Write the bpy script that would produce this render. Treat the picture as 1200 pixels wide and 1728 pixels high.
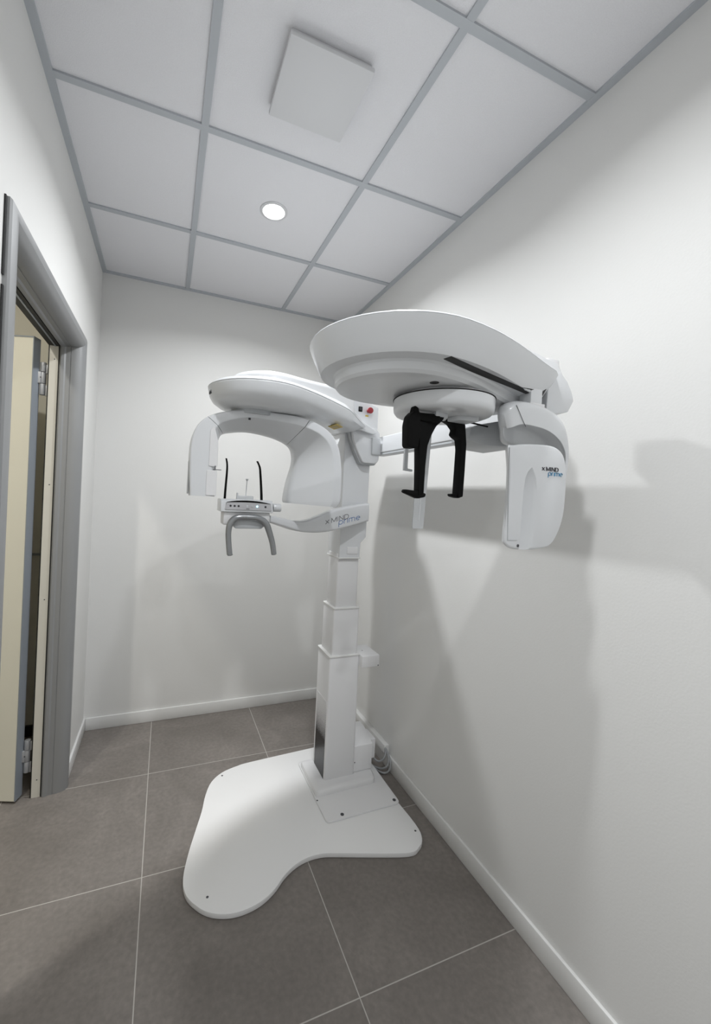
import bpy, bmesh, math, random
from mathutils import Vector, Matrix
from mathutils.bvhtree import BVHTree

random.seed(4)
for o in list(bpy.data.objects):
    bpy.data.objects.remove(o)
SC = bpy.context.scene
COL = SC.collection

# ------------------------------------------------------------------ camera
cam_d = bpy.data.cameras.new('camera')
cam = bpy.data.objects.new('camera', cam_d)
COL.objects.link(cam)
cam_d.sensor_fit = 'HORIZONTAL'
cam_d.sensor_width = 36.0
cam_d.lens = 684.53 * 36.0 / 1200.0
cam_d.shift_x = (600 - 543.81) / 1200.0
cam_d.shift_y = -(864 - 845.62) / 1200.0
cam_d.clip_start = 0.02
rt = Vector((0.93206, -0.359126, 0.047874))
up = Vector((-0.041765, 0.024757, 0.998821))
bk = Vector((-0.359887, -0.932961, 0.008076))
cam.matrix_world = Matrix(((rt.x, up.x, bk.x, 0), (rt.y, up.y, bk.y, 0), (rt.z, up.z, bk.z, 1.4197), (0, 0, 0, 1)))
SC.camera = cam

# ------------------------------------------------------------------ world, exposure
w = bpy.data.worlds.new('world')
SC.world = w
w.use_nodes = True
w.node_tree.nodes['Background'].inputs[0].default_value = (0.9, 0.95, 1, 1)
w.node_tree.nodes['Background'].inputs[1].default_value = 0.05
SC.view_settings.view_transform = 'Standard'
SC.view_settings.look = 'None'
SC.view_settings.gamma = 1
SC.view_settings.use_curve_mapping = False
SC.view_settings.exposure = -0.1

LAMP_W = 13.0
LAMP_COL = (0.965, 0.985, 1.0)
HALL_W = 12.0
HALL_COL = (1.0, 0.96, 0.88)
LAMPS = [(0.39, 1.77), (0.39, 0.57), (0.39, -0.63)]
LAMP_SHARE = [1.3, 0.8, 1.0]

# room dimensions (metres)
XL, XR, YB, YF, H = -0.394, 1.1675, 2.672, -1.35, 2.667
HX, HY0, HY1 = -1.75, 0.2, 2.70       # corridor


# ------------------------------------------------------------------ materials
def mat(name, col, rough=0.5, metal=0.0, bump=0.0, bscale=200.0, coat=0.0, var=0.0, vscale=5.0, trans=0.0, spec=0.5):
    m = bpy.data.materials.new(name)
    m.use_nodes = True
    nt = m.node_tree
    b = nt.nodes['Principled BSDF']
    b.inputs['Base Color'].default_value = (*col, 1)
    b.inputs['Roughness'].default_value = rough
    b.inputs['Metallic'].default_value = metal
    b.inputs['Coat Weight'].default_value = coat
    b.inputs['Coat Roughness'].default_value = 0.08
    b.inputs['Transmission Weight'].default_value = trans
    b.inputs['Specular IOR Level'].default_value = spec
    geo = nt.nodes.new('ShaderNodeNewGeometry')
    if bump > 0:
        n = nt.nodes.new('ShaderNodeTexNoise')
        n.inputs['Scale'].default_value = bscale
        n.inputs['Detail'].default_value = 3
        nt.links.new(geo.outputs['Position'], n.inputs['Vector'])
        bp = nt.nodes.new('ShaderNodeBump')
        bp.inputs['Strength'].default_value = bump
        bp.inputs['Distance'].default_value = 0.002
        nt.links.new(n.outputs['Fac'], bp.inputs['Height'])
        nt.links.new(bp.outputs['Normal'], b.inputs['Normal'])
    if var > 0:
        n = nt.nodes.new('ShaderNodeTexNoise')
        n.inputs['Scale'].default_value = vscale
        n.inputs['Detail'].default_value = 5
        nt.links.new(geo.outputs['Position'], n.inputs['Vector'])
        r = nt.nodes.new('ShaderNodeValToRGB')
        r.color_ramp.elements[0].position = 0.3
        r.color_ramp.elements[1].position = 0.7
        r.color_ramp.elements[0].color = (*[c * (1 - var) for c in col], 1)
        r.color_ramp.elements[1].color = (*[min(1, c * (1 + var)) for c in col], 1)
        nt.links.new(n.outputs['Fac'], r.inputs['Fac'])
        nt.links.new(r.outputs['Color'], b.inputs['Base Color'])
    return m


def emis(name, col, strength):
    m = bpy.data.materials.new(name)
    m.use_nodes = True
    nt = m.node_tree
    nt.nodes.clear()
    e = nt.nodes.new('ShaderNodeEmission')
    e.inputs[0].default_value = (*col, 1)
    e.inputs[1].default_value = strength
    o = nt.nodes.new('ShaderNodeOutputMaterial')
    nt.links.new(e.outputs[0], o.inputs[0])
    return m


def floor_material():
    m = bpy.data.materials.new('grey_brown_stone_tile')
    m.use_nodes = True
    nt = m.node_tree
    N, Lk = nt.nodes, nt.links
    b = N['Principled BSDF']
    geo = N.new('ShaderNodeNewGeometry')
    sep = N.new('ShaderNodeSeparateXYZ')
    Lk.new(geo.outputs['Position'], sep.inputs[0])

    def math_(op, a, bb, c=None):
        n = N.new('ShaderNodeMath')
        n.operation = op
        for i, v in enumerate((a, bb, c)):
            if v is None:
                continue
            if isinstance(v, (int, float)):
                n.inputs[i].default_value = v
            else:
                Lk.new(v, n.inputs[i])
        return n.outputs[0]

    def grid(axis, off, size):
        t = math_('DIVIDE', math_('SUBTRACT', sep.outputs[axis], off), size)
        f = math_('SUBTRACT', math_('FRACT', t, 0), 0.5)
        d = math_('MULTIPLY', math_('SUBTRACT', 0.5, math_('ABSOLUTE', f, 0)), size)
        return math_('LESS_THAN', d, 0.0016), math_('FLOOR', t, 0)
    gx, ix = grid('X', -0.024 - 6.0, 0.6)
    gy, iy = grid('Y', 1.006 - 5.82, 0.582)
    g = math_('MAXIMUM', gx, gy)
    # per tile offset so the veins break at each joint
    comb = N.new('ShaderNodeCombineXYZ')
    Lk.new(math_('MULTIPLY', ix, 3.17), comb.inputs[0])
    Lk.new(math_('MULTIPLY', iy, 5.31), comb.inputs[1])
    Lk.new(math_('MULTIPLY', math_('ADD', ix, iy), 1.7), comb.inputs[2])
    add = N.new('ShaderNodeVectorMath')
    add.operation = 'ADD'
    Lk.new(geo.outputs['Position'], add.inputs[0])
    Lk.new(comb.outputs[0], add.inputs[1])
    n1 = N.new('ShaderNodeTexNoise')
    n1.inputs['Scale'].default_value = 2.6
    n1.inputs['Detail'].default_value = 9
    n1.inputs['Roughness'].default_value = 0.62
    n1.inputs['Distortion'].default_value = 1.2
    Lk.new(add.outputs[0], n1.inputs['Vector'])
    r = N.new('ShaderNodeValToRGB')
    e = r.color_ramp.elements
    e[0].position = 0.3
    e[0].color = (0.168, 0.152, 0.138, 1)
    e[1].position = 0.72
    e[1].color = (0.240, 0.217, 0.199, 1)
    x = e.new(0.52)
    x.color = (0.200, 0.181, 0.166, 1)
    Lk.new(n1.outputs['Fac'], r.inputs['Fac'])
    # thin pale veins
    n2 = N.new('ShaderNodeTexNoise')
    n2.inputs['Scale'].default_value = 1.3
    n2.inputs['Detail'].default_value = 6
    n2.inputs['Distortion'].default_value = 2.5
    Lk.new(add.outputs[0], n2.inputs['Vector'])
    vein = math_('MULTIPLY', math_('LESS_THAN', math_('ABSOLUTE', math_('SUBTRACT', n2.outputs['Fac'], 0.5), 0), 0.0025), 0.05)
    mv = N.new('ShaderNodeMix')
    mv.data_type = 'RGBA'
    Lk.new(vein, mv.inputs['Factor'])
    Lk.new(r.outputs['Color'], mv.inputs[6])
    mv.inputs[7].default_value = (0.38, 0.35, 0.32, 1)
    n3 = N.new('ShaderNodeTexNoise')
    n3.inputs['Scale'].default_value = 60
    n3.inputs['Detail'].default_value = 4
    Lk.new(geo.outputs['Position'], n3.inputs['Vector'])
    ml = N.new('ShaderNodeMix')
    ml.data_type = 'RGBA'
    ml.blend_type = 'OVERLAY'
    ml.inputs['Factor'].default_value = 0.25
    Lk.new(mv.outputs[2], ml.inputs[6])
    Lk.new(n3.outputs['Fac'], ml.inputs[7])
    mg = N.new('ShaderNodeMix')
    mg.data_type = 'RGBA'
    Lk.new(g, mg.inputs['Factor'])
    Lk.new(ml.outputs[2], mg.inputs[6])
    mg.inputs[7].default_value = (0.46, 0.44, 0.41, 1)
    Lk.new(mg.outputs[2], b.inputs['Base Color'])
    b.inputs['Roughness'].default_value = 0.55
    b.inputs['Specular IOR Level'].default_value = 0.35
    bp = N.new('ShaderNodeBump')
    bp.inputs['Strength'].default_value = 0.25
    bp.inputs['Distance'].default_value = 0.002
    h = math_('SUBTRACT', n1.outputs['Fac'], g)
    Lk.new(h, bp.inputs['Height'])
    Lk.new(bp.outputs['Normal'], b.inputs['Normal'])
    return m


def grille_material():
    """Black honeycomb print that fades out upwards."""
    m = bpy.data.materials.new('halftone_black_print')
    m.use_nodes = True
    nt = m.node_tree
    N, Lk = nt.nodes, nt.links
    b = N['Principled BSDF']
    b.inputs['Roughness'].default_value = 0.25
    geo = N.new('ShaderNodeNewGeometry')
    sep = N.new('ShaderNodeSeparateXYZ')
    Lk.new(geo.outputs['Position'], sep.inputs[0])

    def M(op, a, bb=0.0):
        n = N.new('ShaderNodeMath')
        n.operation = op
        for i, v in enumerate((a, bb)):
            if isinstance(v, (int, float)):
                n.inputs[i].default_value = v
            else:
                Lk.new(v, n.inputs[i])
        return n.outputs[0]
    s = 0.0085
    u = M('DIVIDE', sep.outputs['Y'], s)
    v = M('DIVIDE', sep.outputs['Z'], s)
    a = M('ADD', u, v)
    c = M('SUBTRACT', u, v)
    fa = M('ABSOLUTE', M('SUBTRACT', M('FRACT', a), 0.5))
    fc = M('ABSOLUTE', M('SUBTRACT', M('FRACT', c), 0.5))
    d = M('MAXIMUM', fa, fc)
    thr = M('MULTIPLY', M('SUBTRACT', 0.43, sep.outputs['Z']), 2.6)
    k = M('LESS_THAN', d, thr)
    mx = N.new('ShaderNodeMix')
    mx.data_type = 'RGBA'
    Lk.new(k, mx.inputs['Factor'])
    mx.inputs[6].default_value = (0.76, 0.76, 0.77, 1)
    mx.inputs[7].default_value = (0.008, 0.008, 0.009, 1)
    Lk.new(mx.outputs[2], b.inputs['Base Color'])
    return m


M = dict(
    wall=mat('white_wall_paint', (0.73, 0.728, 0.715), 0.75, bump=0.12, bscale=160),
    hall=mat('cream_wall_paint', (0.87, 0.85, 0.77), 0.8, bump=0.1, bscale=160),
    panel=mat('ceiling_panel_fibre', (0.78, 0.78, 0.805), 0.9, bump=0.5, bscale=420, var=0.02, vscale=300),
    grid=mat('ceiling_grid_metal', (0.46, 0.485, 0.515), 0.5),
    floor=floor_material(),
    base=mat('white_baseboard_gloss', (0.74, 0.74, 0.73), 0.35),
    frame=mat('grey_aluminium_frame', (0.28, 0.285, 0.29), 0.42, metal=0.2),
    strip=mat('pale_door_strip', (0.62, 0.60, 0.54), 0.5),
    leaf=mat('cream_door_laminate', (0.80, 0.78, 0.68), 0.4),
    edge=mat('grey_door_edging', (0.30, 0.33, 0.37), 0.4, metal=0.2),
    black=mat('black_rubber', (0.012, 0.012, 0.012), 0.6),
    hinge=mat('satin_hinge_metal', (0.42, 0.43, 0.45), 0.5, metal=0.4),
    white=mat('white_machine_plastic', (0.70, 0.715, 0.735), 0.28, coat=0.3),
    white2=mat('white_powder_coat', (0.76, 0.76, 0.77), 0.45, bump=0.15, bscale=500),
    board=mat('white_board_laminate', (0.84, 0.84, 0.84), 0.5, bump=0.08, bscale=300),
    grey=mat('light_grey_plastic', (0.50, 0.52, 0.54), 0.35),
    pgrey=mat('pale_grey_plastic', (0.60, 0.62, 0.64), 0.35),
    handle=mat('silver_grey_lacquer', (0.30, 0.31, 0.32), 0.25, metal=0.55),
    blackp=mat('black_satin_plastic', (0.003, 0.003, 0.003), 0.6, spec=0.12),
    face=mat('grey_panel_overlay', (0.50, 0.50, 0.52), 0.4),
    ink=mat('dark_ink', (0.025, 0.025, 0.03), 0.4),
    blue=mat('blue_ink', (0.03, 0.14, 0.40), 0.4),
    red=mat('red_button_plastic', (0.26, 0.012, 0.02), 0.35),
    yellow=mat('yellow_label', (0.55, 0.40, 0.06), 0.5),
    cable=mat('grey_cable_sheath', (0.30, 0.31, 0.32), 0.5),
    screw=mat('dark_screw_metal', (0.10, 0.10, 0.11), 0.4, metal=0.7),
    clear=mat('clear_acrylic', (0.80, 0.82, 0.84), 0.25, trans=0.45),
    led=emis('blue_led', (0.35, 0.75, 1.0), 4.0),
    grille=grille_material(),
    lamp=emis('lamp_lens', (1.0, 0.98, 0.94), 40.0),
    hlamp=emis('corridor_lamp_lens', HALL_COL, 30.0),
    cover=mat('white_fan_cover', (0.66, 0.665, 0.68), 0.5),
)


# ------------------------------------------------------------------ mesh helpers
def finish(bm, name, m, parent=None, smooth=True, ang=35):
    bmesh.ops.recalc_face_normals(bm, faces=bm.faces)
    me = bpy.data.meshes.new(name)
    bm.to_mesh(me)
    bm.free()
    me.materials.append(m)
    if smooth:
        me.shade_smooth()
        me.set_sharp_from_angle(angle=math.radians(ang))
    o = bpy.data.objects.new(name, me)
    COL.objects.link(o)
    if parent is not None:
        o.parent = parent
        # things' empties carry locations: keep the world position
        pm = Matrix.Translation(world_loc(parent))
        o.matrix_parent_inverse = Matrix.Identity(4)
        me.transform(pm.inverted())
    return o


def world_loc(o):
    v = Vector((0, 0, 0))
    while o is not None:
        v += o.location
        o = o.parent
    return v


def tag(o, label=None, cat=None, group=None, kind=None):
    if label:
        o['label'] = label
    if cat:
        o['category'] = cat
    if group:
        o['group'] = group
    if kind:
        o['kind'] = kind
    return o


def empty(name, loc, label=None, cat=None, group=None, kind=None):
    o = bpy.data.objects.new(name, None)
    o.empty_display_size = 0.1
    COL.objects.link(o)
    o.location = loc
    return tag(o, label, cat, group, kind)


def bevel(bm, w_, seg=3, edges=None):
    if w_ > 0:
        bmesh.ops.bevel(bm, geom=list(edges if edges is not None else bm.edges), offset=w_, segments=seg, profile=0.5, affect='EDGES', clamp_overlap=True)
    return bm


def box_bm(x0, x1, y0, y1, z0, z1, b=0.0, seg=3, bm=None):
    t = bmesh.new()
    vs = [t.verts.new((x, y, z)) for x in (x0, x1) for y in (y0, y1) for z in (z0, z1)]
    for f in ((0, 1, 3, 2), (4, 6, 7, 5), (0, 4, 5, 1), (2, 3, 7, 6), (0, 2, 6, 4), (1, 5, 7, 3)):
        t.faces.new([vs[i] for i in f])
    bmesh.ops.recalc_face_normals(t, faces=t.faces)
    bevel(t, b, seg)
    if bm is None:
        return t
    return merge(bm, t)


def merge(bm, t):
    me = bpy.data.meshes.new('tmp')
    t.to_mesh(me)
    t.free()
    bm.from_mesh(me)
    bpy.data.meshes.remove(me)
    return bm


def box(name, m, parent, x0, x1, y0, y1, z0, z1, b=0.0, seg=3):
    return finish(box_bm(x0, x1, y0, y1, z0, z1, b, seg), name, m, parent)


def fillet(pts, rad, n=5):
    """closed 2D polygon, each corner rounded with n+1 points."""
    out = []
    k = len(pts)
    for i in range(k):
        p = Vector(pts[i])
        a = Vector(pts[i - 1]) - p
        c = Vector(pts[(i + 1) % k]) - p
        r = rad[i] if isinstance(rad, (list, tuple)) else rad
        la, lc = a.length, c.length
        d = min(r, la * 0.48, lc * 0.48)
        s, e = p + a * (d / la), p + c * (d / lc)
        for j in range(n + 1):
            t = j / n
            out.append(s * (1 - t) ** 2 + p * (2 * t * (1 - t)) + e * t ** 2)
    return out


def prism(pts, axis, a, b_, bev=0.0, seg=3):
    """extrude a 2D outline between a and b_ along an axis: 'x' -> (y,z), 'y' -> (x,z), 'z' -> (x,y)."""
    bm = bmesh.new()

    def P(p, t):
        if axis == 'x':
            return (t, p[0], p[1])
        if axis == 'y':
            return (p[0], t, p[1])
        return (p[0], p[1], t)
    A = [bm.verts.new(P(p, a)) for p in pts]
    B = [bm.verts.new(P(p, b_)) for p in pts]
    bm.faces.new(A)
    bm.faces.new(B[::-1])
    n = len(pts)
    for i in range(n):
        bm.faces.new((A[i], B[i], B[(i + 1) % n], A[(i + 1) % n]))
    bmesh.ops.recalc_face_normals(bm, faces=bm.faces)
    if bev > 0:
        es = [e for e in bm.edges if (e.verts[0] in A and e.verts[1] in A) or (e.verts[0] in B and e.verts[1] in B)]
        bevel(bm, bev, seg, es)
    return bm


def loft(rings, closed_ends=True, bm=None):
    bm = bm or bmesh.new()
    R = [[bm.verts.new(p) for p in r] for r in rings]
    n = len(R[0])
    for a, b in zip(R, R[1:]):
        for i in range(n):
            bm.faces.new((a[i], a[(i + 1) % n], b[(i + 1) % n], b[i]))
    if closed_ends:
        bm.faces.new(R[0][::-1])
        bm.faces.new(R[-1])
    return bm


def catmull(pts, n=6, closed=False):
    P_ = [Vector(p) for p in pts]
    k = len(P_)
    out = []
    rng = range(k) if closed else range(k - 1)
    for i in rng:
        p0 = P_[(i - 1) % k] if closed or i > 0 else P_[0] * 2 - P_[1]
        p1 = P_[i]
        p2 = P_[(i + 1) % k]
        p3 = P_[(i + 2) % k] if closed or i + 2 < k else P_[-1] * 2 - P_[-2]
        for j in range(n):
            t = j / n
            out.append(0.5 * ((2 * p1) + (p2 - p0) * t + (2 * p0 - 5 * p1 + 4 * p2 - p3) * t * t + (-p0 + 3 * p1 - 3 * p2 + p3) * t ** 3))
    if not closed:
        out.append(P_[-1].copy())
    return out


def tube(path, rad, seg=12, smooth_n=0, flat=1.0, flat_axis=None, bm=None):
    """round tube; rad float or list. flat: scale of the section along flat_axis."""
    pts = [Vector(p) for p in path]
    rr = list(rad) if isinstance(rad, (list, tuple)) else [rad] * len(pts)
    if smooth_n:
        q = catmull([(*p, r) if False else p for p in pts], smooth_n)
        m_ = len(q)
        r2 = []
        for i in range(m_):
            t = i / smooth_n
            a = min(int(t), len(rr) - 1)
            b = min(a + 1, len(rr) - 1)
            r2.append(rr[a] + (rr[b] - rr[a]) * (t - int(t)))
        pts, rr = q, r2
    rings = []
    prev = None
    for i, p in enumerate(pts):
        d = (pts[min(i + 1, len(pts) - 1)] - pts[max(i - 1, 0)]).normalized()
        if prev is None:
            ref = Vector((0, 0, 1)) if abs(d.z) < 0.9 else Vector((0, 1, 0))
            u = d.cross(ref).normalized()
        else:
            u = (prev - d * prev.dot(d)).normalized()
        prev = u
        v = d.cross(u)
        ring = []
        for k in range(seg):
            a = 2 * math.pi * k / seg
            off = u * math.cos(a) * rr[i] + v * math.sin(a) * rr[i]
            if flat_axis is not None:
                fa = Vector(flat_axis)
                off -= fa * off.dot(fa) * (1 - flat)
            ring.append(p + off)
        rings.append(ring)
    return loft(rings, True, bm)


def cyl(name, m, parent, c, r, axis, h, seg=24, bev=0.0, r2=None):
    """cylinder from c along axis vector for length h."""
    c = Vector(c)
    ax = Vector(axis).normalized()
    ref = Vector((0, 0, 1)) if abs(ax.z) < 0.9 else Vector((1, 0, 0))
    u = ax.cross(ref).normalized()
    v = ax.cross(u)
    r2 = r if r2 is None else r2
    prof = [(0, r), (h, r2)] if bev <= 0 else [(0, r - bev), (bev * 0.3, r - bev * 0.3), (bev, r), (h - bev, r2), (h - bev * 0.3, r2 - bev * 0.3), (h, r2 - bev)]
    rings = [[c + ax * t + (u * math.cos(2 * math.pi * k / seg) + v * math.sin(2 * math.pi * k / seg)) * q for k in range(seg)] for t, q in prof]
    return finish(loft(rings), name, m, parent)


def boolean(o, cutters, op='DIFFERENCE'):
    for c in cutters:
        md = o.modifiers.new('b', 'BOOLEAN')
        md.operation = op
        md.object = c
        md.solver = 'EXACT'
    dg = bpy.context.evaluated_depsgraph_get()
    me = bpy.data.meshes.new_from_object(o.evaluated_get(dg))
    o.modifiers.clear()
    o.data = me
    for c in cutters:
        bpy.data.objects.remove(c)
    me.shade_smooth()
    me.set_sharp_from_angle(angle=math.radians(35))
    return o


def surface_of(o):
    bm = bmesh.new()
    bm.from_mesh(o.data)
    bm.transform(Matrix.Translation(world_loc(o)))
    t = BVHTree.FromBMesh(bm)
    bm.free()
    return t


# thin stroke letters: every glyph is a few polylines in a 1-unit-high cell
def arc(cx, cy, rx, ry, a0, a1, n=8):
    return [(cx + rx * math.cos(math.radians(a0 + (a1 - a0) * i / n)), cy + ry * math.sin(math.radians(a0 + (a1 - a0) * i / n))) for i in range(n + 1)]


GLYPH = {
    'X': (0.85, [[(0, 0.08), (0.8, 0.82)], [(0, 0.82), (0.8, 0.08)]]),
    'M': (1.25, [[(0, 0), (0, 1), (0.6, 0.1), (1.2, 1), (1.2, 0)]]),
    'I': (0.18, [[(0.05, 0), (0.05, 1)]]),
    'N': (1.0, [[(0, 0), (0, 1), (0.95, 0), (0.95, 1)]]),
    'D': (1.0, [[(0, 0), (0, 1), (0.5, 1)] + arc(0.5, 0.5, 0.5, 0.5, 90, -90) + [(0, 0)]]),
    'p': (0.95, [[(0, -0.45), (0, 0.5)] + arc(0.45, 0.4, 0.45, 0.4, 180, -180, 16)]),
    'r': (0.5, [[(0, 0), (0, 0.8)], [(0, 0.4)] + arc(0.35, 0.45, 0.35, 0.35, 170, 90, 5)]),
    'i': (0.14, [[(0.03, 0), (0.03, 0.8)]]),
    'm': (1.35, [[(0, 0), (0, 0.8), (0.4, 0.8)] + arc(0.4, 0.55, 0.25, 0.25, 90, 0, 4) + [(0.65, 0)], [(0.4, 0.8), (1.05, 0.8)] + arc(1.05, 0.55, 0.25, 0.25, 90, 0, 4) + [(1.3, 0)]]),
    'e': (0.95, [[(0.02, 0.42), (0.88, 0.42)] + arc(0.45, 0.42, 0.43, 0.40, 0, 300, 14)]),
}


def letters(text, origin, ux, uy, nrm, size, stroke, name, m, parent, space=0.28, sx=1.0, on=None):
    """flat thin strokes standing a hair off the surface."""
    origin, ux, uy, nrm = Vector(origin), Vector(ux).normalized(), Vector(uy).normalized(), Vector(nrm).normalized()
    bm = bmesh.new()
    tree = surface_of(on) if on else None

    def press(v, lift):
        if tree:
            hit = tree.ray_cast(v + nrm * 0.03, -nrm, 0.08)
            if hit[0] is not None:
                return hit[0] + nrm * (lift + 0.0002)
        return v + nrm * lift
    x = 0.0
    for ch in text:
        if ch == ' ':
            x += 0.35
            continue
        wd, lines = GLYPH[ch]
        for ln in lines:
            for a, b in zip(ln, ln[1:]):
                A = origin + ux * (x + a[0]) * size * sx + uy * a[1] * size
                B = origin + ux * (x + b[0]) * size * sx + uy * b[1] * size
                d = (B - A)
                if d.length < 1e-6:
                    continue
                d.normalize()
                s = d.cross(nrm).normalized() * stroke * 0.5
                e = d * stroke * 0.35
                q = [A - e - s, A - e + s, B + e + s, B + e - s]
                lo = [bm.verts.new(press(v, -0.0008)) for v in q]
                hi = [bm.verts.new(press(v, 0.0006)) for v in q]
                bm.faces.new(lo)
                bm.faces.new(hi[::-1])
                for i in range(4):
                    bm.faces.new((lo[i], hi[i], hi[(i + 1) % 4], lo[(i + 1) % 4]))
        x += wd + space
    return finish(bm, name, m, parent, smooth=False)


# ================================================================== SETTING
def struct(o):
    o['kind'] = 'structure'
    return o


T = 0.12
struct(box('floor', M['floor'], None, HX - 0.1, XR + 0.1, YF - 0.1, HY1 + 0.1, -0.05, 0.0))
struct(box('ceiling', M['panel'], None, XL - 0.0, XR + 0.1, YF - 0.1, YB + 0.1, H, H + 0.05))
struct(box('wall_right', M['wall'], None, XR, XR + 0.1, YF - 0.1, YB + 0.1, 0, H + 0.05))
struct(box('wall_back', M['wall'], None, XL, XR, YB, YB + 0.1, 0, H + 0.05))
struct(box('wall_front', M['wall'], None, XL, XR, YF - 0.1, YF, 0, H + 0.05))
# left wall with the door opening
DY0, DY1, DZ = 1.243, 2.188, 2.088
bm = bmesh.new()
box_bm(XL - T, XL, YF - 0.1, DY0, 0, H + 0.05, bm=bm)
box_bm(XL - T, XL, DY1, HY1, 0, H + 0.05, bm=bm)
box_bm(XL - T, XL, DY0, DY1, DZ, H + 0.05, bm=bm)
struct(finish(bm, 'wall_left', M['wall'], None))

# ceiling grid
bm = bmesh.new()
GZ0, GZ1 = H - 0.006, H + 0.004
for gx in (0.072, 0.677):
    box_bm(gx - 0.012, gx + 0.012, YF, YB, GZ0, GZ1, bm=bm)
for gy in (YF + 0.02, -0.323, 0.277, 0.877, 1.468, 2.071):
    box_bm(XL, XR, gy - 0.012, gy + 0.012, GZ0 - 0.0004, GZ1, bm=bm)
struct(finish(bm, 'trim_1', M['grid'], None, smooth=False))
bm = bmesh.new()
box_bm(XL, XL + 0.024, YF, YB, GZ0 - 0.001, GZ1, bm=bm)
box_bm(XR - 0.024, XR, YF, YB, GZ0 - 0.001, GZ1, bm=bm)
box_bm(XL, XR, YB - 0.024, YB, GZ0 - 0.0013, GZ1, bm=bm)
struct(finish(bm, 'trim_2', M['grid'], None, smooth=False))

# baseboards
BH, BT = 0.072, 0.012
struct(box('baseboard_right', M['base'], None, XR - BT, XR, YF, YB - BT, 0, BH + 0.004, 0.003, 2))
struct(box('baseboard_back', M['base'], None, XL + BT, XR - 0.0, YB - BT, YB, 0, BH, 0.003, 2))
struct(box('baseboard_left', M['base'], None, XL, XL + BT, 2.215, YB, 0, BH, 0.003, 2))

# corridor beyond the door
struct(box('wall_corridor_far', M['hall'], None, HX, XL - T, HY1, HY1 + 0.1, 0, H + 0.05))
struct(box('wall_corridor_side', M['hall'], None, HX - 0.1, HX, HY0 - 0.1, HY1 + 0.1, 0, H + 0.05))
struct(box('wall_corridor_near', M['hall'], None, HX, XL - T, HY0 - 0.1, HY0, 0, H + 0.05))
struct(box('wall_corridor_lining', M['hall'], None, XL - T - 0.004, XL - T, DY1 + 0.05, HY1, 0, H))
struct(box('ceiling_corridor', M['hall'], None, HX - 0.1, XL, HY0 - 0.1, HY1 + 0.1, H + 0.001, H + 0.05))
struct(box('baseboard_corridor', M['black'], None, HX, XL - T, HY1 - 0.012, HY1, 0, 0.06))
struct(box('trim_3', M['edge'], None, HX, XL - T, HY1 - 0.014, HY1, 1.02, 1.032))

# door 1: frame, leaf, hinges
door = empty('door_1', (XL, 2.15, 0), kind='structure')
# frame profile: s = inwards across the opening from the outer edge, d = depth out of the wall (+x)
prof = [(0.0, 0.0), (0.0, 0.010), (0.004, 0.015), (0.020, 0.020), (0.036, 0.019), (0.050, 0.011), (0.060, -0.003), (0.065, -0.020),
        (0.066, -0.034), (0.0645, -0.035), (0.0645, -0.037), (0.067, -0.038), (0.068, -0.054), (0.073, -0.060), (0.075, -0.072), (0.068, -0.074), (0.068, -0.078), (0.0, -0.078)]
FO0, FO1, FOZ = 1.214, 2.216, 2.117      # outer edges y0, y1, top z
bm = bmesh.new()


def frame_ring(y_of, z_of):
    return [(XL + d, y_of(s), z_of(s)) for s, d in prof]


loft([
    frame_ring(lambda s: FO0 + s, lambda s: 0.0),
    frame_ring(lambda s: FO0 + s, lambda s: FOZ - s),
    frame_ring(lambda s: FO1 - s, lambda s: FOZ - s),
    frame_ring(lambda s: FO1 - s, lambda s: 0.0)], True, bm)
finish(bm, 'door_frame', M['frame'], door, ang=25)
# dark gasket gap beside the left jamb
bm = bmesh.new()
box_bm(XL, XL + 0.004, FO0 - 0.007, FO0 - 0.0005, 0.62, 1.90, bm=bm)
box_bm(XL, XL + 0.004, FO0 - 0.007, FO0 - 0.0005, 1.925, FOZ, bm=bm)
finish(bm, 'frame_gap', M['black'], door)
# inner strip (rebate) behind the frame on the hinge side, with its screws
bm = bmesh.new()
box_bm(XL - 0.118, XL - 0.084, 2.150, 2.160, 0, 2.058, bm=bm)
st = finish(bm, 'hinge_strip', M['strip'], door)
box('seal', M['black'], door, XL - 0.083, XL - 0.0785, 2.149, 2.16, 0, 2.05)
box('seal', M['black'], door, XL - 0.123, XL - 0.119, 2.152, 2.16, 0, 2.05)
for z in (1.985, 1.42, 0.90, 0.08):
    cyl('screw', M['screw'], st, (XL - 0.098, 2.1495, z), 0.0028, (0, 1, 0), 0.002, 10)
box('header_seal', M['black'], door, XL - 0.123, XL - 0.079, 1.27, 2.15, 2.045, 2.056)
box('header_seal', M['edge'], door, XL - 0.099, XL - 0.093, 1.27, 2.15, 2.043, 2.046)
# leaf opened into the corridor
ld_ = Vector((-0.945, 0.327))            # direction of the leaf away from its hinge edge
ln_ = Vector((0.327, 0.945))
F_ = Vector((-0.566, 2.128))


def leaf_quad(u0, u1, t0, t1):
    return [F_ + ld_ * u + ln_ * t for u, t in ((u0, t0), (u1, t0), (u1, t1), (u0, t1))]


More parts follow.
